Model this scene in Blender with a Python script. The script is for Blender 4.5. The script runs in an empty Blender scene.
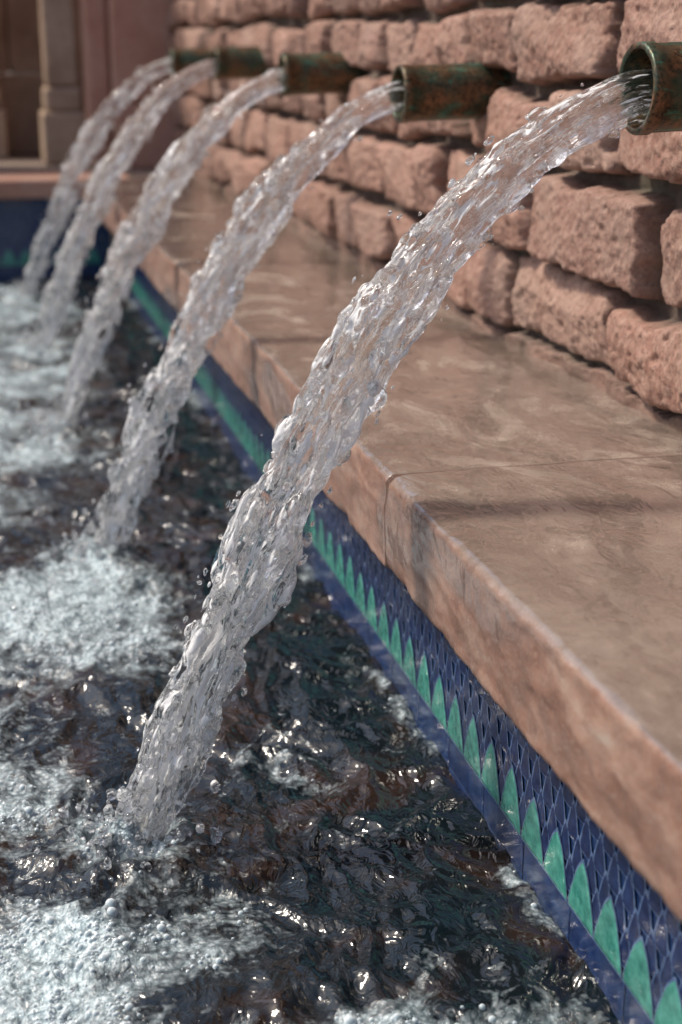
import bpy, bmesh, math, random
import numpy as np
from mathutils import Vector, Matrix

random.seed(7); RS = np.random.RandomState(11)
scene = bpy.context.scene
scene.view_settings.view_transform = 'Standard'
scene.view_settings.look = 'None'
scene.view_settings.exposure = 0

# ---------------------------------------------------------------- noise
def _h(ix, iy, iz, seed):
    with np.errstate(over='ignore'):
        n = (ix.astype(np.uint32)*np.uint32(374761393) + iy.astype(np.uint32)*np.uint32(668265263)
             + iz.astype(np.uint32)*np.uint32(2147483647) + np.uint32(seed)*np.uint32(1274126177))
        n = (n ^ (n >> np.uint32(13)))*np.uint32(1274126177)
        n = (n ^ (n >> np.uint32(15)))*np.uint32(2246822519)
        n = n ^ (n >> np.uint32(16))
    return n.astype(np.float64)/4294967295.0
def vn(x, y, z=None, seed=0):
    x = np.asarray(x, float); y = np.asarray(y, float)
    x, y = np.broadcast_arrays(x, y)
    z = np.zeros_like(x) if z is None else np.broadcast_to(np.asarray(z, float), x.shape)
    xi = np.floor(x).astype(np.int64); yi = np.floor(y).astype(np.int64); zi = np.floor(z).astype(np.int64)
    f = lambda t: t*t*t*(t*(t*6-15)+10)
    u = f(x-xi); v = f(y-yi); w = f(z-zi)
    r = 0
    for a in (0, 1):
        for b in (0, 1):
            for c in (0, 1):
                r = r + _h(xi+a, yi+b, zi+c, seed)*(u if a else 1-u)*(v if b else 1-v)*(w if c else 1-w)
    return r*2-1
def fbm(x, y, z=None, o=4, seed=0):
    z = np.zeros_like(np.asarray(x, float)) if z is None else z
    r = 0; a = 1; t = 0
    for i in range(o):
        k = 2.03**i; ca, sa = math.cos(i*.9+.4), math.sin(i*.9+.4)
        xr = x*ca-y*sa; yr = x*sa+y*ca
        r = r + a*vn(xr*k+i*7.3, yr*k+i*3.1, z*k+i*5.7, seed+i); t += a; a *= .5
    return r/t*1.4
def fbs(x, y, z, o=2, seed=0):
    """fbm without axis rotation (keeps features stretched along the flow)"""
    r = 0; a = 1; t = 0
    for i in range(o):
        k = 2.03**i
        r = r + a*vn(x*k+i*7.3, y*k+i*3.1, z*k+i*5.7, seed+i); t += a; a *= .5
    return r/t*1.4
def sst(a, b, x):
    t = np.clip((x-a)/(b-a), 0, 1); return t*t*(3-2*t)

# ---------------------------------------------------------------- mesh helpers
def link(ob, parent=None):
    scene.collection.objects.link(ob)
    if parent: ob.parent = parent
    return ob
def mesh_obj(name, V, F, mat=None, parent=None, smooth=True, attrs=None):
    me = bpy.data.meshes.new(name)
    V = np.asarray(V, float)
    if isinstance(F, np.ndarray):
        n, k = F.shape
        me.vertices.add(len(V)); me.vertices.foreach_set('co', V.ravel())
        me.loops.add(n*k); me.loops.foreach_set('vertex_index', F.ravel().astype(np.int32))
        me.polygons.add(n); me.polygons.foreach_set('loop_start', np.arange(0, n*k, k, dtype=np.int32))
        me.update(calc_edges=True)
    else:
        me.from_pydata(V.tolist(), [], F)
    me.polygons.foreach_set('use_smooth', [smooth]*len(me.polygons))
    if attrs:
        for an, arr in attrs.items():
            a = me.attributes.new(an, 'FLOAT', 'POINT'); a.data.foreach_set('value', np.asarray(arr, np.float32))
    me.validate(); me.update()
    ob = bpy.data.objects.new(name, me)
    if mat: me.materials.append(mat)
    return link(ob, parent)
def grid_faces(nu, nv, flip=False):
    i = np.arange(nu-1)[:, None]*nv + np.arange(nv-1)[None, :]
    i = i.ravel()
    F = np.stack([i, i+1, i+nv+1, i+nv], 1)
    return F[:, ::-1].copy() if flip else F
def box_vf(x0, x1, y0, y1, z0, z1):
    V = [(x, y, z) for x in (x0, x1) for y in (y0, y1) for z in (z0, z1)]
    F = [(0,1,3,2), (4,6,7,5), (0,4,5,1), (2,3,7,6), (0,2,6,4), (1,5,7,3)]
    return V, F
def bevel_box(name, b, mat, parent=None, w=.01, seg=2):
    V, F = box_vf(*b)
    ob = mesh_obj(name, V, F, mat, parent, smooth=False)
    m = ob.modifiers.new('b', 'BEVEL'); m.width = w; m.segments = seg
    return ob

# ---------------------------------------------------------------- material helpers
class M:
    def __init__(s, name):
        s.m = bpy.data.materials.new(name); s.m.use_nodes = True
        s.nt = s.m.node_tree; s.nt.nodes.clear()
        s.out = s.n('ShaderNodeOutputMaterial')
    def n(s, t, **kw):
        nd = s.nt.nodes.new(t)
        for k, v in kw.items(): setattr(nd, k, v)
        return nd
    def l(s, a, b): s.nt.links.new(a, b)
    def setin(s, sock, v):
        if hasattr(v, 'links'): s.l(v, sock)
        else: sock.default_value = v
    def coord(s, scale=(1,1,1), loc=(0,0,0)):
        tc = s.n('ShaderNodeTexCoord'); mp = s.n('ShaderNodeMapping')
        s.l(tc.outputs['Object'], mp.inputs[0]); mp.inputs['Scale'].default_value = scale; mp.inputs['Location'].default_value = loc
        return mp.outputs[0]
    def noise(s, vec, scale, detail=4, rough=.55, dist=0):
        nd = s.n('ShaderNodeTexNoise'); s.l(vec, nd.inputs['Vector'])
        nd.inputs['Scale'].default_value = scale; nd.inputs['Detail'].default_value = detail
        nd.inputs['Roughness'].default_value = rough; nd.inputs['Distortion'].default_value = dist
        return nd.outputs['Fac']
    def voro(s, vec, scale, feature='F1', out='Distance'):
        nd = s.n('ShaderNodeTexVoronoi', feature=feature); s.l(vec, nd.inputs['Vector']); nd.inputs['Scale'].default_value = scale
        return nd.outputs[out]
    def ramp(s, fac, pts):
        nd = s.n('ShaderNodeValToRGB'); s.l(fac, nd.inputs[0])
        e = nd.color_ramp.elements
        while len(e) < len(pts): e.new(.5)
        for i, (p, c) in enumerate(pts):
            e[i].position = p
            e[i].color = (c, c, c, 1) if isinstance(c, (int, float)) else (*c, 1)
        return nd.outputs[0]
    def mix(s, fac, a, b, mode='MIX'):
        nd = s.n('ShaderNodeMix', data_type='RGBA', blend_type=mode)
        s.setin(nd.inputs[0], fac); 
        for i, v in ((6, a), (7, b)):
            if hasattr(v, 'links'): s.l(v, nd.inputs[i])
            else: nd.inputs[i].default_value = (*v, 1)
        return nd.outputs[2]
    def math(s, op, a, b=0.0, clamp=False):
        nd = s.n('ShaderNodeMath', operation=op, use_clamp=clamp)
        s.setin(nd.inputs[0], a); s.setin(nd.inputs[1], b); return nd.outputs[0]
    def attr(s, name):
        nd = s.n('ShaderNodeAttribute', attribute_name=name); return nd.outputs['Fac']
    def bump(s, h, strength=.5, dist=.01, normal=None):
        nd = s.n('ShaderNodeBump'); s.l(h, nd.inputs['Height']); nd.inputs['Strength'].default_value = strength
        nd.inputs['Distance'].default_value = dist
        if normal: s.l(normal, nd.inputs['Normal'])
        return nd.outputs[0]
    def pbsdf(s, **kw):
        nd = s.n('ShaderNodeBsdfPrincipled')
        for k, v in kw.items():
            k = k.replace('_', ' ')
            if hasattr(v, 'links'): s.l(v, nd.inputs[k])
            else:
                if isinstance(v, tuple) and len(v) == 3 and k != 'Normal': v = (*v, 1)
                nd.inputs[k].default_value = v
        return nd.outputs[0]
    def done(s, sh): s.l(sh, s.out.inputs[0]); return s.m

# stone wall
def mat_wall():
    m = M('rough_sandstone'); c = m.coord()
    br = m.attr('brand'); gap = m.attr('gap')
    base = m.ramp(br, [(0, (.17,.080,.056)), (.25, (.27,.132,.094)), (.5, (.37,.205,.155)), (.75, (.22,.112,.086)), (1, (.40,.255,.20))])
    n1 = m.noise(c, 9, 6, .65); base = m.mix(m.ramp(n1, [(.35, 0.), (.65, .8)]), base, (.23,.12,.088))
    n2 = m.noise(c, 60, 6, .7); base = m.mix(m.ramp(n2, [(.42, 0.), (.7, .5)]), base, (.52,.37,.295))
    n3 = m.noise(c, 140, 4, .7); base = m.mix(m.ramp(n3, [(.52, 0.), (.68, .75)]), base, (.085,.045,.036))
    n4 = m.noise(c, 4, 5, .6); base = m.mix(m.ramp(n4, [(.5, 0.), (.7, .5)]), base, (.32,.235,.19))
    mort = m.mix(m.noise(c, 45, 5), (.04,.026,.02), (.15,.105,.08))
    moss = m.ramp(m.noise(c, 5, 5), [(.58, 0.), (.68, .5)])
    mort = m.mix(moss, mort, (.05,.06,.03))
    col = m.mix(gap, base, mort)
    h = m.math('ADD', m.math('MULTIPLY', n2, .6), m.math('MULTIPLY', n3, .4))
    h = m.math('ADD', h, m.math('MULTIPLY', m.noise(c, 350, 3, .6), .2))
    return m.done(m.pbsdf(Base_Color=col, Roughness=.75, Normal=m.bump(h, .75, .006)))

def mat_ledge():
    m = M('wet_sandstone_slab'); c = m.coord(); cs = m.coord((2.6, 1.2, 3))
    geo = m.n('ShaderNodeNewGeometry'); sep = m.n('ShaderNodeSeparateXYZ'); m.l(geo.outputs['Normal'], sep.inputs[0])
    up = m.ramp(sep.outputs[2], [(.5, 0.), (.9, 1.)])
    n1 = m.noise(cs, 3, 6, .62, .8); n2 = m.noise(c, 34, 6, .7); n3 = m.noise(c, 260, 4, .7)
    topc = m.ramp(n1, [(.3, (.20,.155,.128)), (.48, (.30,.24,.20)), (.62, (.37,.305,.255)), (.75, (.26,.195,.155))])
    front = m.ramp(m.noise(m.coord((1, 1, 3)), 7, 7, .68, .6), [(.3, (.13,.062,.042)), (.45, (.24,.125,.088)), (.58, (.33,.20,.15)), (.74, (.42,.33,.27))])
    col = m.mix(up, front, topc)
    col = m.mix(m.ramp(n2, [(.45, 0.), (.7, .5)]), col, (.14,.10,.08))
    col = m.mix(m.ramp(n3, [(.52, 0.), (.7, .4)]), col, (.50,.44,.38))
    wetn = m.noise(m.coord((2.0, 1.2, 2)), 3.0, 6, .6, 1.6)
    wet = m.math('MULTIPLY', m.ramp(wetn, [(.32, 0.), (.48, 1.)]), up)
    wet = m.math('MAXIMUM', wet, m.attr('wet'))
    col = m.mix(m.math('MULTIPLY', wet, .42), col, (.10,.074,.060))
    rough = m.ramp(m.math('ADD', wet, m.math('MULTIPLY', n2, .2)), [(.1, .40), (1, .12)])
    film = m.noise(m.coord((2.0, 1, 1)), 11, 3, .5, 1.2)
    nb = m.bump(m.math('ADD', n2, m.math('MULTIPLY', n3, .5)), .3, .003)
    nb2 = m.bump(film, .35, .009)
    return m.done(m.pbsdf(Base_Color=col, Roughness=rough, Normal=m.bump(film, .3, .008, nb), Coat_Weight=wet, Coat_Roughness=.04, Coat_IOR=1.75, Coat_Normal=nb2))

def mat_glaze(name, a, b, sc=60, grime=.55):
    m = M(name); c = m.coord()
    n = m.noise(c, sc, 5, .65); col = m.mix(m.ramp(n, [(.35, 0.), (.65, 1.)]), a, b)
    g = m.noise(c, 9, 5, .65); col = m.mix(m.ramp(g, [(.45, 0.), (.75, grime)]), col, (.05,.06,.075))
    return m.done(m.pbsdf(Base_Color=col, Roughness=m.ramp(n, [(.3, .08), (.7, .26)]), Normal=m.bump(n, .4, .002), Coat_Weight=.4, Coat_Roughness=.05))

def mat_bronze():
    m = M('patinated_bronze'); c = m.coord((1, 1, 1))
    n = m.noise(m.coord((.4, 1, 1)), 45, 6, .7, .6); n2 = m.noise(c, 140, 5, .65)
    base = m.mix(m.ramp(n2, [(.4, 0.), (.62, 1.)]), (.05,.036,.022), (.24,.13,.065))
    base = m.mix(m.ramp(m.noise(c, 20, 4), [(.42, 0.), (.62, .8)]), base, (.03,.085,.062))
    f = m.ramp(n, [(.55, 0.), (.66, .85)])
    col = m.mix(f, base, m.mix(n2, (.015,.13,.09), (.07,.28,.20)))
    return m.done(m.pbsdf(Base_Color=col, Metallic=m.ramp(f, [(0, .55), (1, .1)]), Roughness=m.ramp(n2, [(.3, .22), (.7, .45)]), Normal=m.bump(n2, .6, .002)))

def mat_jet():
    m = M('falling_water')
    cb = m.n('ShaderNodeCombineXYZ'); m.l(m.attr('fa'), cb.inputs[0]); m.l(m.attr('fu'), cb.inputs[1]); m.l(m.attr('fv'), cb.inputs[2])
    mp = m.n('ShaderNodeMapping'); m.l(cb.outputs[0], mp.inputs[0]); mp.inputs['Scale'].default_value = (.22, 1, 1)
    n = m.noise(mp.outputs[0], 230, 2, .5, .6); n2 = m.noise(mp.outputs[0], 100, 3, .55, 1.2)
    nb = m.bump(n2, .8, .006); nb = m.bump(n, .35, .002, nb)
    g = m.pbsdf(Base_Color=(.99,.995,1.), Roughness=0.0, IOR=1.333, Transmission_Weight=1., Normal=nb)
    w = m.pbsdf(Base_Color=(.98,.98,.98), Roughness=.08, IOR=1.45, Normal=nb, Coat_Weight=.6, Coat_Roughness=.02)
    tr = m.n('ShaderNodeBsdfTranslucent'); tr.inputs[0].default_value = (.98,.98,.98,1); m.l(nb, tr.inputs['Normal'])
    mw = m.n('ShaderNodeMixShader'); mw.inputs[0].default_value = .3; m.l(w, mw.inputs[1]); m.l(tr.outputs[0], mw.inputs[2])
    a = m.math('ADD', m.attr('aer'), m.math('MULTIPLY', m.math('SUBTRACT', n2, .5), 4.2))
    a = m.math('ADD', a, m.math('MULTIPLY', m.math('SUBTRACT', n, .5), 1.8))
    a = m.ramp(a, [(.46, 0.), (.70, 1.)])
    mx = m.n('ShaderNodeMixShader'); m.l(a, mx.inputs[0]); m.l(g, mx.inputs[1]); m.l(mw.outputs[0], mx.inputs[2])
    return m.done(mx.outputs[0])

def mat_pool():
    m = M('pool_water'); c = m.coord(); f = m.attr('foam')
    n = m.noise(c, 7, 3, .5, .6)
    deep = m.ramp(n, [(.35, (.003,.008,.011)), (.52, (.006,.009,.011)), (.66, (.026,.015,.011)), (.75, (.004,.012,.015))])
    v1 = m.voro(c, 110, 'F1'); v2 = m.voro(c, 260, 'F1')
    sw = m.noise(c, 12, 6, .6, 2.4)
    fine = m.noise(c, 90, 5, .7)
    ff = m.math('ADD', f, m.math('MULTIPLY', m.math('SUBTRACT', sw, .5), 1.5))
    ff = m.math('ADD', ff, m.math('MULTIPLY', m.math('SUBTRACT', fine, .5), .5))
    ff = m.math('SUBTRACT', ff, m.math('MULTIPLY', v1, .24))
    ff = m.ramp(ff, [(.22, 0.), (.45, .26), (.9, 1.)])
    foamc = m.ramp(m.math('ADD', m.math('MULTIPLY', v2, .5), m.math('MULTIPLY', v1, .7)), [(.12, (.84,.90,.92)), (.5, (.55,.66,.70)), (.9, (.22,.31,.35))])
    col = m.mix(m.math('MULTIPLY', ff, .95), deep, foamc)
    rough = m.ramp(ff, [(0, .015), (1, .3)])
    hb = m.math('ADD', m.math('MULTIPLY', v1, -1.), m.math('MULTIPLY', v2, -.4))
    hb = m.math('MULTIPLY', hb, ff)
    nr = m.bump(m.noise(m.coord((1.3, 1, 1)), 26, 2, .5, 1.8), .5, .010)
    nf = m.bump(hb, .75, .006, nr)
    return m.done(m.pbsdf(Base_Color=col, Roughness=rough, IOR=1.4, Normal=nf, Coat_Weight=.6, Coat_IOR=1.5, Coat_Roughness=.01, Coat_Normal=nf))

def mat_bubble():
    m = M('foam_bubble')
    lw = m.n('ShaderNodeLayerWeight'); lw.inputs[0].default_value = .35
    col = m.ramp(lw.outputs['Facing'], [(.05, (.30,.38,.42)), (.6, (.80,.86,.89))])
    return m.done(m.pbsdf(Base_Color=col, Roughness=.05, IOR=1.4, Coat_Weight=.5, Coat_Roughness=.02))

def mat_stone(name, cols, sc=4, bs=.5, rough=.75):
    m = M(name); c = m.coord()
    n = m.noise(c, sc, 6, .6); n2 = m.noise(c, sc*9, 6, .7)
    col = m.ramp(n, [(.3, cols[0]), (.5, cols[1]), (.7, cols[2])])
    col = m.mix(m.ramp(n2, [(.45, 0.), (.75, .5)]), col, cols[0])
    return m.done(m.pbsdf(Base_Color=col, Roughness=rough, Normal=m.bump(n2, bs, .01)))

WALL = mat_wall(); LEDGE = mat_ledge(); BRONZE = mat_bronze(); JET = mat_jet(); POOL = mat_pool(); BUB = mat_bubble()
NAVY = mat_glaze('navy_glaze', (.005,.012,.050), (.018,.038,.125), 60, .3)
BLUE = mat_glaze('blue_glaze', (.008,.022,.085), (.022,.055,.16))
EDGE = mat_glaze('pale_blue_glaze', (.05,.10,.24), (.16,.23,.37), 60, .4)
GREEN = mat_glaze('green_glaze', (.02,.18,.145), (.085,.36,.29), 70, .55)
GROUT = mat_stone('grout', [(.02,.025,.035), (.04,.05,.06), (.07,.08,.09)], 20)
PINK = mat_stone('pink_sandstone', [(.36,.18,.125), (.48,.27,.20), (.52,.33,.26)], 3)
TAN = mat_stone('tan_sandstone', [(.28,.19,.13), (.44,.32,.23), (.50,.38,.28)], 3)
PAVE = mat_stone('paving', [(.16,.12,.10), (.24,.18,.15), (.30,.23,.19)], 2)
CAM_Z = 1.0

# ---------------------------------------------------------------- wall (relief of individually shaped blocks)
def build_wall():
    ys = [-1.5]
    while ys[-1] < 7.35:
        y = ys[-1]; ys.append(y + (.02 if y < 1.6 else .0019*y))
    ys = np.array(ys)
    zs = np.concatenate([np.arange(.40, 1.2, .0034), np.arange(1.2, 2.35, .012)])
    Y, Z = np.meshgrid(ys, zs, indexing='ij')
    wy = Y + .022*fbm(Y*7, Z*7, o=3, seed=3) + .006*fbm(Y*45, Z*45, o=2, seed=5)
    wz = Z + .017*fbm(Y*6+9, Z*7, o=3, seed=4) + .005*fbm(Y*45, Z*45, o=2, seed=6)
    rows = [.30, .474, .634, .796, .937, 1.085, 1.22, 1.37, 1.53, 1.67, 1.83, 1.98, 2.12, 2.28, 2.5]
    fixed = {1: [1.62, 2.17, 2.67, 2.91], 2: [1.55, 2.03, 2.53, 2.83], 3: [1.8, 2.2, 2.45, 2.78], 4: [1.75, 2.24, 2.66, 2.9]}
    H = np.zeros_like(Y); R = np.zeros_like(Y); G = np.ones_like(Y)
    rr = np.random.RandomState(5)
    for i in range(len(rows)-1):
        b = list(fixed.get(i, [1.6]))
        while b[0] > -1.9: b.insert(0, b[0]-rr.uniform(.22, .5))
        while b[-1] < 8: b.append(b[-1] + (rr.uniform(.17, .36) if i else rr.uniform(.1, .25)))
        b = np.array(b); nb = len(b)
        msk = (wz >= rows[i]) & (wz < rows[i+1])
        yy = wy[msk]; zz = wz[msk]
        k = np.clip(np.searchsorted(b, yy)-1, 0, nb-2)
        hl = (b[k+1]-b[k])/2; cy = (b[k+1]+b[k])/2; hh = (rows[i+1]-rows[i])/2
        cz = (rows[i+1]+rows[i])/2 + rr.uniform(-.007, .007, nb)[k]
        r = .016; gp = rr.uniform(.006, .014, nb)[k]
        gz = rr.uniform(.005, .016, nb)[k]
        skew = rr.uniform(-.16, .16, nb)[k]
        yv = yy-cy+skew*(zz-cz)
        qx = np.abs(yv)-(hl-gp-r); qz = np.abs(zz-cz)-(hh-gz-r)
        d = -(np.hypot(np.maximum(qx, 0), np.maximum(qz, 0)) + np.minimum(np.maximum(qx, qz), 0) - r)
        a = yv/hl; c = (zz-cz)/hh
        off = rr.uniform(-.016, .016, nb)[k]
        face = np.full_like(yy, .030)
        for q in range(5):
            an = (rr.uniform(0, 2*np.pi, nb))[k]; st = rr.uniform(.008, .036, nb)[k]; c0 = rr.uniform(.022, .040, nb)[k]
            face = np.minimum(face, c0-st*(a*np.cos(an)+c*np.sin(an)))
        face = np.maximum(face, .002)+off
        prof = .032*sst(-.002, .007, d) + .006*np.clip(d/.015, 0, 1)**.6
        H[msk] = prof + face*sst(0, .009, d); R[msk] = rr.rand(nb)[k]; G[msk] = 1-sst(-.001, .005, d)
    rough = .0035*fbm(Y*14, Z*14, o=4, seed=20) + .0034*np.abs(fbm(Y*34, Z*34, R*9, o=3, seed=22)) + .0020*fbm(Y*95, Z*95, o=3, seed=25)
    pits = -.004*sst(.45, .75, fbm(Y*50, Z*50, o=3, seed=28))
    H = H + (rough+pits)*(1-.5*G) + .010*G*fbm(Y*18, Z*18, seed=31)
    low = wz < .474
    H = np.where(low, .034 + .009*fbm(Y*18, Z*22, o=5, seed=33), H); G = np.where(low, .55+.3*fbm(Y*9, Z*9, seed=35), G)
    X = 1.040 - H
    V = np.stack([X, Y, Z], -1).reshape(-1, 3)
    w = mesh_obj('stone_wall', V, grid_faces(len(ys), len(zs), flip=True), WALL, attrs={'brand': R.ravel(), 'gap': np.clip(G, 0, 1).ravel()})
    V, F = box_vf(1.062, 1.45, -1.5, 7.34, 0.2, 2.33)
    mesh_obj('wall_core', V, F, PINK, w, smooth=False)
    bevel_box('wall_coping', (.96, 1.5, -1.5, 7.34, 2.345, 2.43), PINK, w, .015)
build_wall()

# ---------------------------------------------------------------- ledge slabs
def build_ledge():
    x0, x1, zt, zb = .516, 1.045, .45, .314
    joints = [-1.5, -.62, .60, 1.82, 3.04, 4.26, 5.48, 6.79]
    prof = [(x1, zb)]
    for t in np.linspace(0, 1, 10)[1:-1]: prof.append((x1+(x0+.006-x1)*t, zb))
    prof += [(x0+.006, zb), (x0+.001, zb+.003), (x0, zb+.008)]
    for t in np.linspace(0, 1, 24)[1:]: prof.append((x0+.001*math.sin(t*9), zb+.008+(zt-.014-zb-.008)*t))
    for a in np.linspace(180, 90, 7)[1:]:
        prof.append((x0+.011+.011*math.cos(math.radians(a)), zt-.011+.011*math.sin(math.radians(a))))
    for t in np.linspace(0, 1, 60)[1:]: prof.append((x0+.011+(x1-x0-.011)*t**1.3, zt))
    prof = np.array(prof); npf = len(prof)
    AV = []; AF = []; AW = []; base = 0
    for s in range(len(joints)-1):
        a = joints[s]+.0006; b = joints[s+1]-.0006
        yl = [a, a+.002, a+.005, a+.009]
        while yl[-1] < b-.02: yl.append(yl[-1] + max(.006, .0035*max(yl[-1], 0)))
        yl += [b-.009, b-.005, b-.002, b]; yl = np.unique(np.clip(yl, a, b)); ny = len(yl)
        P = np.repeat(prof[None], ny, 0); Yg = np.repeat(yl[:, None], npf, 1)
        Xg = P[..., 0].copy(); Zg = P[..., 1].copy()
        ed = np.minimum(Yg-a, b-Yg); rnd = .0009*(1-np.clip(ed/.005, 0, 1))**2
        isf = np.exp(-((Xg-x0)/.02)**2)
        topm = (Zg > zt-.001)
        Zg -= rnd*(Zg > (zt+zb)/2); Xg += rnd*isf
        n_ = fbm(Yg*9, Yg*0+s, o=5, seed=41)
        chip = (np.maximum(0, n_-.15)*.009 + .0020*np.abs(fbm(Yg*40, Yg*0, o=3, seed=47)))
        corner = np.exp(-((Xg-x0)**2+(Zg-zt)**2)/.020**2)
        cornb = np.exp(-((Xg-x0)**2+(Zg-zb)**2)/.014**2)
        Xg += chip*(corner+cornb) + .0035*fbm(Yg*3, Zg*3, o=3, seed=43)*isf + .0018*fbm(Yg*30, Zg*40, o=4, seed=44)*isf
        Zg -= chip*corner*.7
        Zg += topm*(.0020*fbm(Yg*7, Xg*7, o=4, seed=45)) + RS.uniform(-.0005, .0005)
        AV.append(np.stack([Xg, Yg, Zg], -1).reshape(-1, 3))
        i = (np.arange(ny-1)[:, None]*npf + np.arange(npf)[None])
        j = (np.arange(ny-1)[:, None]*npf + (np.arange(npf)+1)[None] % npf)
        F = np.stack([i, i+npf, j+npf, j], -1).reshape(-1, 4)+base
        AF += F.tolist(); AF.append((np.arange(npf)+base).tolist()); AF.append((np.arange(npf)[::-1]+base+(ny-1)*npf).tolist())
        AW.append((sst(.1, .5, fbm(Yg*4, Zg*9, o=4, seed=49))*isf*.55).ravel()); base += ny*npf
    V = np.concatenate(AV)
    ob = mesh_obj('stone_ledge', V, AF, LEDGE, attrs={'wet': np.concatenate(AW)})
    V, F = box_vf(.526, 1.04, -1.5, 6.785, .319, .444)
    mesh_obj('joint_mortar', V, F, GROUT, ob, smooth=False)
build_ledge()

# ---------------------------------------------------------------- glazed tiles
def ogee(w, h, n=8):
    pts = []
    for t in np.linspace(0, 1, n):
        sh = (1-t**2.3)*(.93+.07*math.cos(t*6)) if t < .99 else 0
        pts.append((w/2*sh, h*t))
    return pts + [(-u, v) for u, v in pts[::-1][1:]]
def tile_band(name, origin, du, length, nrm, zlo, ztop):
    par = bpy.data.objects.new(name, None); link(par)
    o = np.array(origin, float); du = np.array(du, float); nr = np.array(nrm, float)
    def P(u, v, d): return tuple(o+du*u+nr*d+np.array((0, 0, v)))
    sets = {k: ([], []) for k in ('leaf_green', 'scale_navy', 'scale_outline', 'border_blue', 'backing')}
    def poly(key, pts, d):
        V, F = sets[key]; b = len(V); V += [P(u, v, d) for u, v in pts]; F.append(list(range(b, b+len(pts))))
    def raised(key, pts, d, k=.8, h=.0016):
        V, F = sets[key]; b = len(V); n = len(pts)
        cu = sum(p[0] for p in pts)/n; cv = sum(p[1] for p in pts)/n
        V += [P(u, v, d) for u, v in pts]
        V += [P(cu+(u-cu)*k, cv+(v-cv)*k, d+h) for u, v in pts]
        V.append(P(cu, cv, d+h*1.25))
        for i in range(n):
            j = (i+1) % n
            F.append([b+i, b+j, b+n+j, b+n+i]); F.append([b+n+i, b+n+j, b+2*n])
    poly('backing', [(0, -.5), (length, -.5), (length, ztop), (0, ztop)], 0)
    tw = .15; pit = .075
    k = 0
    while k*tw < length-.01:
        a = k*tw+.001; b = min(length, (k+1)*tw-.001)
        for (z0, z1, key) in ((-.30, -.145, 'border_blue'), (-.143, .009, 'border_blue'), (.011, .060, 'border_blue'), (.062, ztop-.001, 'border_blue')):
            raised(key, [(a, z0), (b, z0), (b, z1), (a, z1)], .0006+RS.uniform(0, .0003), .97, .0006)
        k += 1
    nrow = 6
    for r in range(nrow, -1, -1):
        zz = .078+r*.034; p = pit/2; d = .0022+(nrow-r)*.0003
        for q in range(int(length/p)+1):
            uc = q*p + (p/2 if r % 2 else 0)
            if uc < p or uc > length-p or zz > ztop-.012: continue
            hgt = min(.050, ztop-.001-zz)
            ju = RS.uniform(-.0009, .0009)
            poly('scale_outline', [(uc+u+ju, zz+v) for u, v in ogee(p*.99, hgt)], d)
            raised('scale_navy', [(uc+u+ju, zz+.001+v) for u, v in ogee(p*.82, hgt*.90)], d+.00012, .8, .0003)
    d = .0022+(nrow+1)*.0003+.0009
    for q in range(int(length/pit)+1):
        uc = q*pit+pit/2
        if uc > length-pit/2: continue
        ju = RS.uniform(-.0012, .0012); hh = RS.uniform(.073, .079)
        poly('scale_outline', [(uc+u+ju, .063+v) for u, v in ogee(pit*.985, hh+.004, 10)], d)
        raised('leaf_green', [(uc+u+ju, .065+v) for u, v in ogee(pit*.93, hh-.003, 10)], d+.0003, .85, .001)
    for key, mt in (('leaf_green', GREEN), ('scale_navy', NAVY), ('scale_outline', EDGE), ('border_blue', BLUE), ('backing', GROUT)):
        V, F = sets[key]; mesh_obj(key, V, F, mt, par, smooth=False)
    return par
tile_band('glazed_tile_band', (.61, -1.5, 0), (0, 1, 0), 8.28, (-1, 0, 0), 0, .313)
tile_band('glazed_tile_band', (-2.6, 6.79, 0), (1, 0, 0), 3.2, (0, -1, 0), 0, .362)
tile_band('glazed_tile_band', (-2.6, -1.5, 0), (0, 1, 0), 8.28, (1, 0, 0), 0, .362)

# ---------------------------------------------------------------- pool surroundings
bevel_box('pool_coping', (-3.0, .70, 6.74, 7.12, .365, .452), PINK, None, .012)
bevel_box('pool_coping', (-3.0, -2.55, -1.5, 6.737, .365, .452), PINK, None, .012)
def ground():
    xs = [-250, -2.62, 1.2, 250]; ys = [-250, -1.5, 6.80, 250]
    V = [(x, y, .437) for x in xs for y in ys]
    F = []
    for i in range(3):
        for j in range(3):
            if i == 1 and j == 1: continue
            a = i*4+j; F.append((a, a+4, a+5, a+1))
    g = mesh_obj('paved_ground', V, F, PAVE, smooth=False)
    V, F = box_vf(-2.61, .61, -1.5, 6.8, -.55, -.5); mesh_obj('pool_floor', V, F, GROUT, g, smooth=False)
ground()

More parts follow.
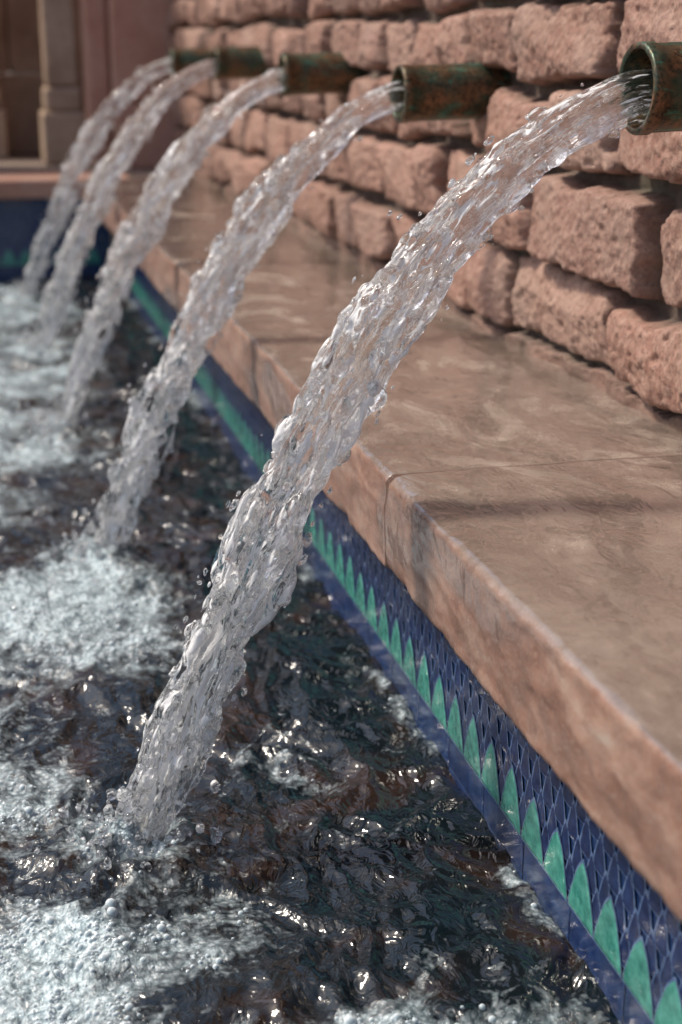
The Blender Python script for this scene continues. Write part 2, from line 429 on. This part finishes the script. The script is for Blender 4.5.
def building():
    par = bpy.data.objects.new('sandstone_building', None); link(par)
    def b(n, bb, mt, w=.02): bevel_box(n, bb, mt, par, w)
    z = .44
    for i, h in enumerate([.32, .62, .6, .75]):
        b('pilaster_block_%d' % i, (.70, 1.06, 7.37+.004*(i % 2), 7.8, z, z+h-.006), PINK, .012); z += h
    b('pilaster_fillet', (.585, .695, 7.48, 7.8, .44, 2.7), PINK)
    for k, (xa, xb, yy, mt) in enumerate([(.40, .56, 7.75, TAN), (.02, .17, 8.25, TAN), (-.62, -.46, 7.75, TAN), (-1.6, -1.35, 7.75, PINK), (-2.6, -2.3, 7.75, PINK)]):
        b('pier_base_%d' % k, (xa-.03, xb+.03, yy-.03, yy+.35, .44, .70), mt, .015)
        b('pier_plinth_%d' % k, (xa-.012, xb+.012, yy-.012, yy+.32, .703, .82), mt, .02)
        b('pier_shaft_%d' % k, (xa, xb, yy, yy+.3, .823, 2.25), mt, .02)
    z = .44
    for i in range(4):
        for j in range(8):
            x = -3+j*.5+(.25 if i % 2 else 0)
            b('back_block_%d_%d' % (i, j), (x, x+.494, 8.6+RS.uniform(0, .012), 9.0, z, z+.43), TAN, .012)
        z += .437
    b('shade_lintel', (-3.2, .580, 7.70, 8.1, 2.26, 2.55), PINK, .03)  # out of view, added above the piers to cast shade into the recess
    b('cornice', (-3.3, 1.2, 7.60, 8.3, 2.75, 2.85), PINK, .03)
    b('upper_wall', (-3.2, .69, 7.85, 8.1, 2.56, 2.74), PINK, .02)
    b('side_return', (1.065, 1.5, 7.36, 9.1, .44, 2.74), PINK, .03)
building()

# ---------------------------------------------------------------- spouts
SP = [(1.72, CAM_Z-.045, .803), (2.84, CAM_Z-.082, .822), (3.96, CAM_Z-.064, .822), (5.08, CAM_Z-.045, .825), (6.20, CAM_Z-.050, .825)]
def spout(y, z, ox, idx):
    n = 64
    ro, ri = .0535, .0475
    prof = [(.32, ro), (.2, ro), (.12, ro), (.05, ro), (.018, ro), (.0165, ro+.0022), (.003, ro+.0022), (0, ro+.001), (0, ri+.0005), (.002, ri), (.05, ri), (.14, ri), (.26, ri)]
    V = []; F = []
    for i, (dx, r) in enumerate(prof):
        for k in range(n):
            a = 2*math.pi*k/n
            rr = r*(1+.012*math.sin(3*a+idx)+.006*math.sin(11*a+dx*60))
            V.append((ox+dx, y+rr*math.cos(a), z+rr*math.sin(a)+dx*.03))
    for i in range(len(prof)-1):
        for k in range(n):
            a = i*n+k; b = i*n+(k+1) % n; F.append((a, b, b+n, a+n))
    F.append([ (len(prof)-1)*n+k for k in range(n)])
    return mesh_obj('bronze_spout', V, F, BRONZE)
for i, (y, z, ox) in enumerate(SP): spout(y, z, ox, i)

# ---------------------------------------------------------------- water jets
def ico(sub):
    bm = bmesh.new(); bmesh.ops.create_icosphere(bm, subdivisions=sub, radius=1)
    V = np.array([v.co[:] for v in bm.verts]); F = np.array([[v.index for v in f.verts] for f in bm.faces]); bm.free(); return V, F
ICO2 = ico(2)
def blobs(C, R, S=None, axis=None, base=ICO2, wobble=.25):
    v, f = base; n = len(C); C = np.asarray(C); R = np.asarray(R)
    W = v[None]*R[:, None, None]
    if S is not None:
        ax = np.asarray(axis); dot = (W*ax[:, None, :]).sum(-1, keepdims=True)
        W = W + dot*ax[:, None, :]*(S[:, None, None]-1)
    wob = 1+wobble*vn(v[None,:,0]*1.3+np.arange(n)[:, None]*3.1, np.broadcast_to(v[None,:,1]*1.3, (n, len(v))), np.broadcast_to(v[None,:,2]*1.3, (n, len(v))), 3)
    W = W*wob[..., None]
    V = (W+C[:, None]).reshape(-1, 3); F = (f[None]+np.arange(n)[:, None, None]*len(v)).reshape(-1, 3)
    return V, F

LAND = []
def jet(idx, y0, z0, k, a, drift, Rsc, voxel, seed):
    rs = np.random.RandomState(seed)
    x0 = SP[idx][2]+.06; z0c = z0-.008
    dxe = (-a+math.sqrt(a*a+4*k*(z0c+.035)))/(2*k)
    N = 260
    def curve(dx):
        e = np.maximum(dx-.06, 0); return np.stack([x0-dx, y0-drift*e, z0c-a*e-k*e*e], -1)
    dxe += .06; dx = np.linspace(0, 1, N)**.8*dxe
    P = curve(dx); T = np.gradient(P, axis=0); T /= np.linalg.norm(T, axis=1, keepdims=True)
    Yv = np.tile(np.array([0, 1., 0]), (N, 1)); Yv -= (Yv*T).sum(1, keepdims=True)*T; Yv /= np.linalg.norm(Yv, axis=1, keepdims=True)
    N2 = np.cross(T, Yv)
    arc = np.concatenate([[0], np.cumsum(np.linalg.norm(np.diff(P, axis=0), axis=1))]); L = arc[-1]; s = arc/L
    R = np.interp(s, [0, .1, .3, .5, .7, .85, 1], np.array([.036, .033, .035, .039, .033, .027, .018]))*Rsc
    V = []; F = []; base = 0; ns = 12
    def tube(cu, cv, r, i0=0, i1=N, asp=1.):
        nonlocal base
        n = i1-i0
        th = np.linspace(0, 2*np.pi, ns, endpoint=False)
        C = P[i0:i1]+N2[i0:i1]*cu[:, None]+Yv[i0:i1]*cv[:, None]
        ring = C[:, None]+N2[i0:i1][:, None]*(np.cos(th)[None, :, None]*r[:, None, None])+Yv[i0:i1][:, None]*(np.sin(th)[None, :, None]*r[:, None, None]*asp)
        V.append(ring.reshape(-1, 3))
        i = np.arange(n-1)[:, None]*ns+np.arange(ns)[None]; j = np.arange(n-1)[:, None]*ns+((np.arange(ns)+1) % ns)[None]
        F.extend((np.stack([i, j, j+ns, i+ns], -1).reshape(-1, 4)+base).tolist())
        F.append((np.arange(ns)[::-1]+base).tolist()); F.append((np.arange(ns)+base+(n-1)*ns).tolist())
        base += n*ns
    z = np.zeros(N); late = sst(.3, .85, s)
    tube(vn(arc*4, z, z, seed)*R*.2, z, R*(.56-.22*late+.18*vn(arc*9, z+3, z, seed)), asp=.7)
    for j in range(17):
        an = rs.uniform(0, 2*np.pi)+1.6*vn(arc*1.8, z+j*7, z, seed)
        rho = R*(rs.uniform(.35, .78)+(.40+.45*late)*vn(arc*5, z+j*5+.5, z, seed+1)*sst(.1, .45, s))
        r = R*rs.uniform(.17, .33)*(.78+.75*vn(arc*12, z+j*9, z, seed+2)*sst(.05, .3, s))*(1-.2*late)
        tube(np.cos(an)*rho, np.sin(an)*rho*.75, np.maximum(r, .0015))
    for j in range(58):
        i0 = rs.randint(int(N*.18), int(N*.9)); ln = rs.randint(10, 42); i1 = min(N-2, i0+ln)
        if i1-i0 < 8: continue
        t = np.linspace(0, 1, i1-i0); sg = 1 if rs.rand() < .5 else -1
        an = (0 if sg < 0 else np.pi)+rs.uniform(-.9, .9)
        reach = rs.uniform(.2, .85)*(.4+1.1*i0/N)
        rho = R[i0:i1]*(.7+reach*np.sin(t*np.pi)**.8)
        r = R[i0:i1]*rs.uniform(.07, .19)*(1+.6*vn(arc[i0:i1]*40, np.zeros(i1-i0)+j, None, seed+4))+.001
        tube(np.cos(an)*rho, np.sin(an)*rho*.8, r, i0, i1)
    V = np.concatenate(V)
    nb = 90
    ii = (rs.beta(2.0, 1.1, nb)*(N-12)).astype(int)+4; an = np.where(rs.rand(nb) < .5, np.pi, 0)+rs.normal(0, .8, nb); rho = R[ii]*rs.uniform(.75, 1.25, nb)
    C = P[ii]+N2[ii]*(np.cos(an)*rho)[:, None]+Yv[ii]*(np.sin(an)*rho*.8)[:, None]
    bv, bf = blobs(C, rs.uniform(.003, .0075, nb)*Rsc, rs.uniform(1.3, 3.5, nb), T[ii])
    F = F+(bf+len(V)).tolist(); V = np.concatenate([V, bv])
    tmp = mesh_obj('tmp', V, F)
    m = tmp.modifiers.new('r', 'REMESH'); m.mode = 'VOXEL'; m.voxel_size = voxel
    m = tmp.modifiers.new('s', 'SMOOTH'); m.iterations = 3; m.factor = .5
    dg = bpy.context.evaluated_depsgraph_get()
    me = bpy.data.meshes.new_from_object(tmp.evaluated_get(dg))
    bpy.data.objects.remove(tmp)
    n = len(me.vertices); co = np.zeros(n*3); me.vertices.foreach_get('co', co); co = co.reshape(-1, 3)
    no = np.zeros(n*3); me.vertices.foreach_get('normal', no); no = no.reshape(-1, 3)
    near = np.zeros(n, int)
    for c0 in range(0, n, 20000):
        d = ((co[c0:c0+20000, None]-P[None])**2).sum(-1); near[c0:c0+20000] = d.argmin(1)
    dl = co-P[near]; ar = arc[near]+(dl*T[near]).sum(1); u = (dl*N2[near]).sum(1); v = (dl*Yv[near]).sum(1)
    sh = ar+.8*u*np.sin(ar*7)
    g = sst(.02, .35, ar/L)
    dis = .0070*fbs(sh*13, u*44, v*44, 2, seed+9)*(.15+.85*g)
    dis += .0036*fbs(sh*34-u*30, u*110, v*110, 2, seed+13)*(.25+.75*g)
    co2 = co+no*dis[:, None]
    aer = fbs(ar*5, u*40, v*40, 3, seed+17)
    aer = np.clip(.16+.42*aer+.24*sst(.05, .5, ar/L)+.04*sst(.6, 1, ar/L), 0, 1)
    pf = np.array([p.vertices[:] for p in me.polygons if len(p.vertices) == 4])
    nd = int(200*Rsc)
    ii = np.clip((rs.beta(2.2, 1.0, nd)*(N-1)).astype(int), 20, N-1)
    an = np.where(rs.rand(nd) < .5, np.pi*1.0, 0)+rs.normal(0, .8, nd)
    rho = R[ii]*(1.05+np.abs(rs.normal(0, .4, nd))*(.4+.9*ii/N))
    C = P[ii]+N2[ii]*(np.cos(an)*rho)[:, None]+Yv[ii]*(np.sin(an)*rho)[:, None]
    rad = np.clip(rs.lognormal(-6.15, .5, nd), .0009, .0060)
    d1v, d1f = blobs(C, rad, rs.uniform(1, 2.4, nd), T[ii], wobble=.5)
    L0 = np.array([P[-1][0], P[-1][1], 0.0]); LAND.append(L0)
    ns2 = 190
    th = rs.uniform(0, 2*np.pi, ns2); el = np.abs(rs.normal(0, .035, ns2)); rr = np.abs(rs.normal(0, .05, ns2))+.01
    C = np.stack([L0[0]+rr*np.cos(th)-.01, L0[1]+rr*np.sin(th), .012+el*np.exp(-rr*4)], -1)
    d2v, d2f = blobs(C, np.clip(rs.lognormal(-6.0, .55, ns2), .0009, .008), rs.uniform(1, 2., ns2), np.tile([0, 0, 1.], (ns2, 1)), wobble=.5)
    bpy.data.meshes.remove(me)
    allV = np.concatenate([co2, d1v, d2v])
    b1 = len(co2); b2 = b1+len(d1v); nx = len(d1v)+len(d2v)
    allF = pf.tolist()+(d1f+b1).tolist()+(d2f+b2).tolist()
    return mesh_obj('water_jet', allV, allF, JET, attrs={'aer': np.concatenate([aer, np.full(nx, .2)]), 'fa': np.concatenate([ar, allV[b1:, 0]]),
        'fu': np.concatenate([u, allV[b1:, 1]]), 'fv': np.concatenate([v, allV[b1:, 2]])})

jet(0, SP[0][0], SP[0][1], 1.80, .25, .05, 1.0, .0024, 101)
jet(1, SP[1][0], SP[1][1], 1.95, .24, .02, .97, .0034, 202)
jet(2, SP[2][0], SP[2][1], 1.98, .22, 0.0, .95, .0042, 303)
jet(3, SP[3][0], SP[3][1], 2.0, .20, 0.0, .95, .0050, 404)
jet(4, SP[4][0], SP[4][1], 2.0, .20, 0.0, .95, .0055, 505)

# ---------------------------------------------------------------- pool water
def pool():
    xs = np.concatenate([np.arange(-2.6, -.35, .03), np.arange(-.35, .608, .0032), [.609]])
    ys = list(np.arange(-1.5, 1.0, .04))+[1.0]
    while ys[-1] < 6.78: ys.append(ys[-1]*1.0023)
    ys[-1] = 6.785; ys = np.array(ys)
    def field(X, Y):
        w1 = fbm(X*5+.8*fbm(X*3, Y*3, o=2, seed=60), Y*4, o=2, seed=61)
        dx = .05*fbm(X*7, Y*7, o=2, seed=62); dy = .05*fbm(X*7+4, Y*7, o=2, seed=59)
        q1 = fbm((X+dx)*13, (Y+dy)*10, o=2, seed=63); q2 = fbm((X+dx*.6)*27, (Y+dy*.6)*21, o=2, seed=65)
        rid = 1-np.sqrt(q1*q1+.01)*1.7; rid2 = 1-np.sqrt(q2*q2+.02)*1.7
        Z = .012*w1+.010*rid+.0045*rid2
        foam = np.zeros_like(X)
        wx = X+.12*fbm(X*5, Y*4, o=4, seed=70); wyy = Y+.18*fbm(X*4+5, Y*4, o=4, seed=71)
        for i, L0 in enumerate(LAND):
            r = np.hypot(X-L0[0], (Y-L0[1]))
            Z += .030*np.exp(-(r/.07)**2)*fbm(X*26, Y*26, o=3, seed=80+i)+.014*np.exp(-(r/.10)**2)
            Z += .007*np.cos(r*75+2*fbm(X*8, Y*8, o=2, seed=88))*np.exp(-r/.16)
            sp = 1+.12*i
            f = 1.02*np.exp(-(((wx-(L0[0]-.15))/(.22*sp))**2+((wyy-(L0[1]-.22*sp))/(.28*sp))**2))
            f = np.maximum(f, .9*np.exp(-(r/.09)**2))
            foam = np.maximum(foam, f)
        foam = np.maximum(foam, .66*np.exp(-((wx+.22)/.35)**2))
        foam = np.maximum(foam, .66*sst(2.6, 4.2, Y)*np.exp(-((wx-.05)/.28)**2))
        foam = np.maximum(foam, .74*np.exp(-(((wx-.30)/.42)**2+((wyy-1.15)/.17)**2)))
        foam = np.maximum(foam, .45*np.exp(-((X-.60)/.035)**2)*sst(-.3, .3, fbm(Y*7, X*3, seed=90)))
        foam = np.maximum(foam, .38*np.exp(-(((wx-.45)/.09)**2+((wyy-1.95)/.14)**2)))
        foam = np.maximum(foam, .17)
        pat = fbm((X+dx)*11, (Y+dy)*9, o=4, seed=73)
        foam = np.clip(foam*1.1+.35*pat*sst(.05, .6, foam)-.02, 0, 1)
        clump = np.maximum(0, fbm(X*22, Y*22, o=4, seed=74))
        Z += sst(.4, .8, foam)*(.003+.009*clump)
        return Z, foam
    X, Y = np.meshgrid(xs, ys, indexing='ij')
    Z, foam = field(X, Y)
    V = np.stack([X, Y, Z], -1).reshape(-1, 3)
    w = mesh_obj('pool_water', V, grid_faces(len(xs), len(ys), flip=True), POOL, attrs={'foam': foam.ravel()})
    rs = np.random.RandomState(77)
    n = 130000
    x = rs.uniform(-.2, .605, n); y = 1.1*np.exp(rs.uniform(0, 1, n)*math.log(2.6/1.1))
    z, f = field(x, y)
    cl = fbm(x*16, y*16, o=3, seed=75)
    keep = rs.rand(n) < (sst(.4, .9, f)*(.08+.92*sst(-.1, .45, cl))*.30)
    x, y, z, f = x[keep], y[keep], z[keep], f[keep]; n = len(x)
    r = np.clip(rs.lognormal(-6.25, .5, n), .0008, .0070)
    bv, bf = blobs(np.stack([x, y, z-r*.2], -1), r, base=ICO2, wobble=.05)
    mesh_obj('foam_bubbles', bv, bf, BUB, w)
    print('bubbles', n, 'pool verts', len(V))
pool()

# ---------------------------------------------------------------- light, sky, camera
SUN_AZ, SUN_EL = 294, 54   # azimuth clockwise from +Y
world = bpy.data.worlds.new('World'); scene.world = world; world.use_nodes = True
nt = world.node_tree; bg = nt.nodes['Background']
sky = nt.nodes.new('ShaderNodeTexSky'); sky.sky_type = 'NISHITA'; sky.sun_disc = False
sky.dust_density = 3.0; sky.air_density = .9
sky.sun_elevation = math.radians(SUN_EL); sky.sun_rotation = math.radians(SUN_AZ)
nt.links.new(sky.outputs[0], bg.inputs[0]); bg.inputs[1].default_value = .15
sd = bpy.data.lights.new('sun', 'SUN'); sd.energy = 4.2; sd.angle = math.radians(8); sd.color = (1, .90, .77)
so = link(bpy.data.objects.new('sun', sd))
az = math.radians(SUN_AZ); el = math.radians(SUN_EL)
S = Vector((math.sin(az)*math.cos(el), math.cos(az)*math.cos(el), math.sin(el)))
so.rotation_euler = S.to_track_quat('Z', 'Y').to_euler(); so.location = S*20

cd = bpy.data.cameras.new('camera'); cam = link(bpy.data.objects.new('camera', cd))
cd.sensor_width = 36; cd.lens = 1450/1024*36; cd.clip_end = 600; cd.clip_start = .05
th = math.atan(462/1450); ps = math.radians(13.98)
r = Vector((math.cos(ps), -math.sin(ps), 0)); f = Vector((math.sin(ps)*math.cos(th), math.cos(ps)*math.cos(th), -math.sin(th))); u = r.cross(f)
cam.matrix_world = Matrix(((r.x, u.x, -f.x, 0), (r.y, u.y, -f.y, 0), (r.z, u.z, -f.z, CAM_Z), (0, 0, 0, 1)))
cd.dof.use_dof = True; cd.dof.focus_distance = 1.82; cd.dof.aperture_fstop = 3.5
scene.camera = cam
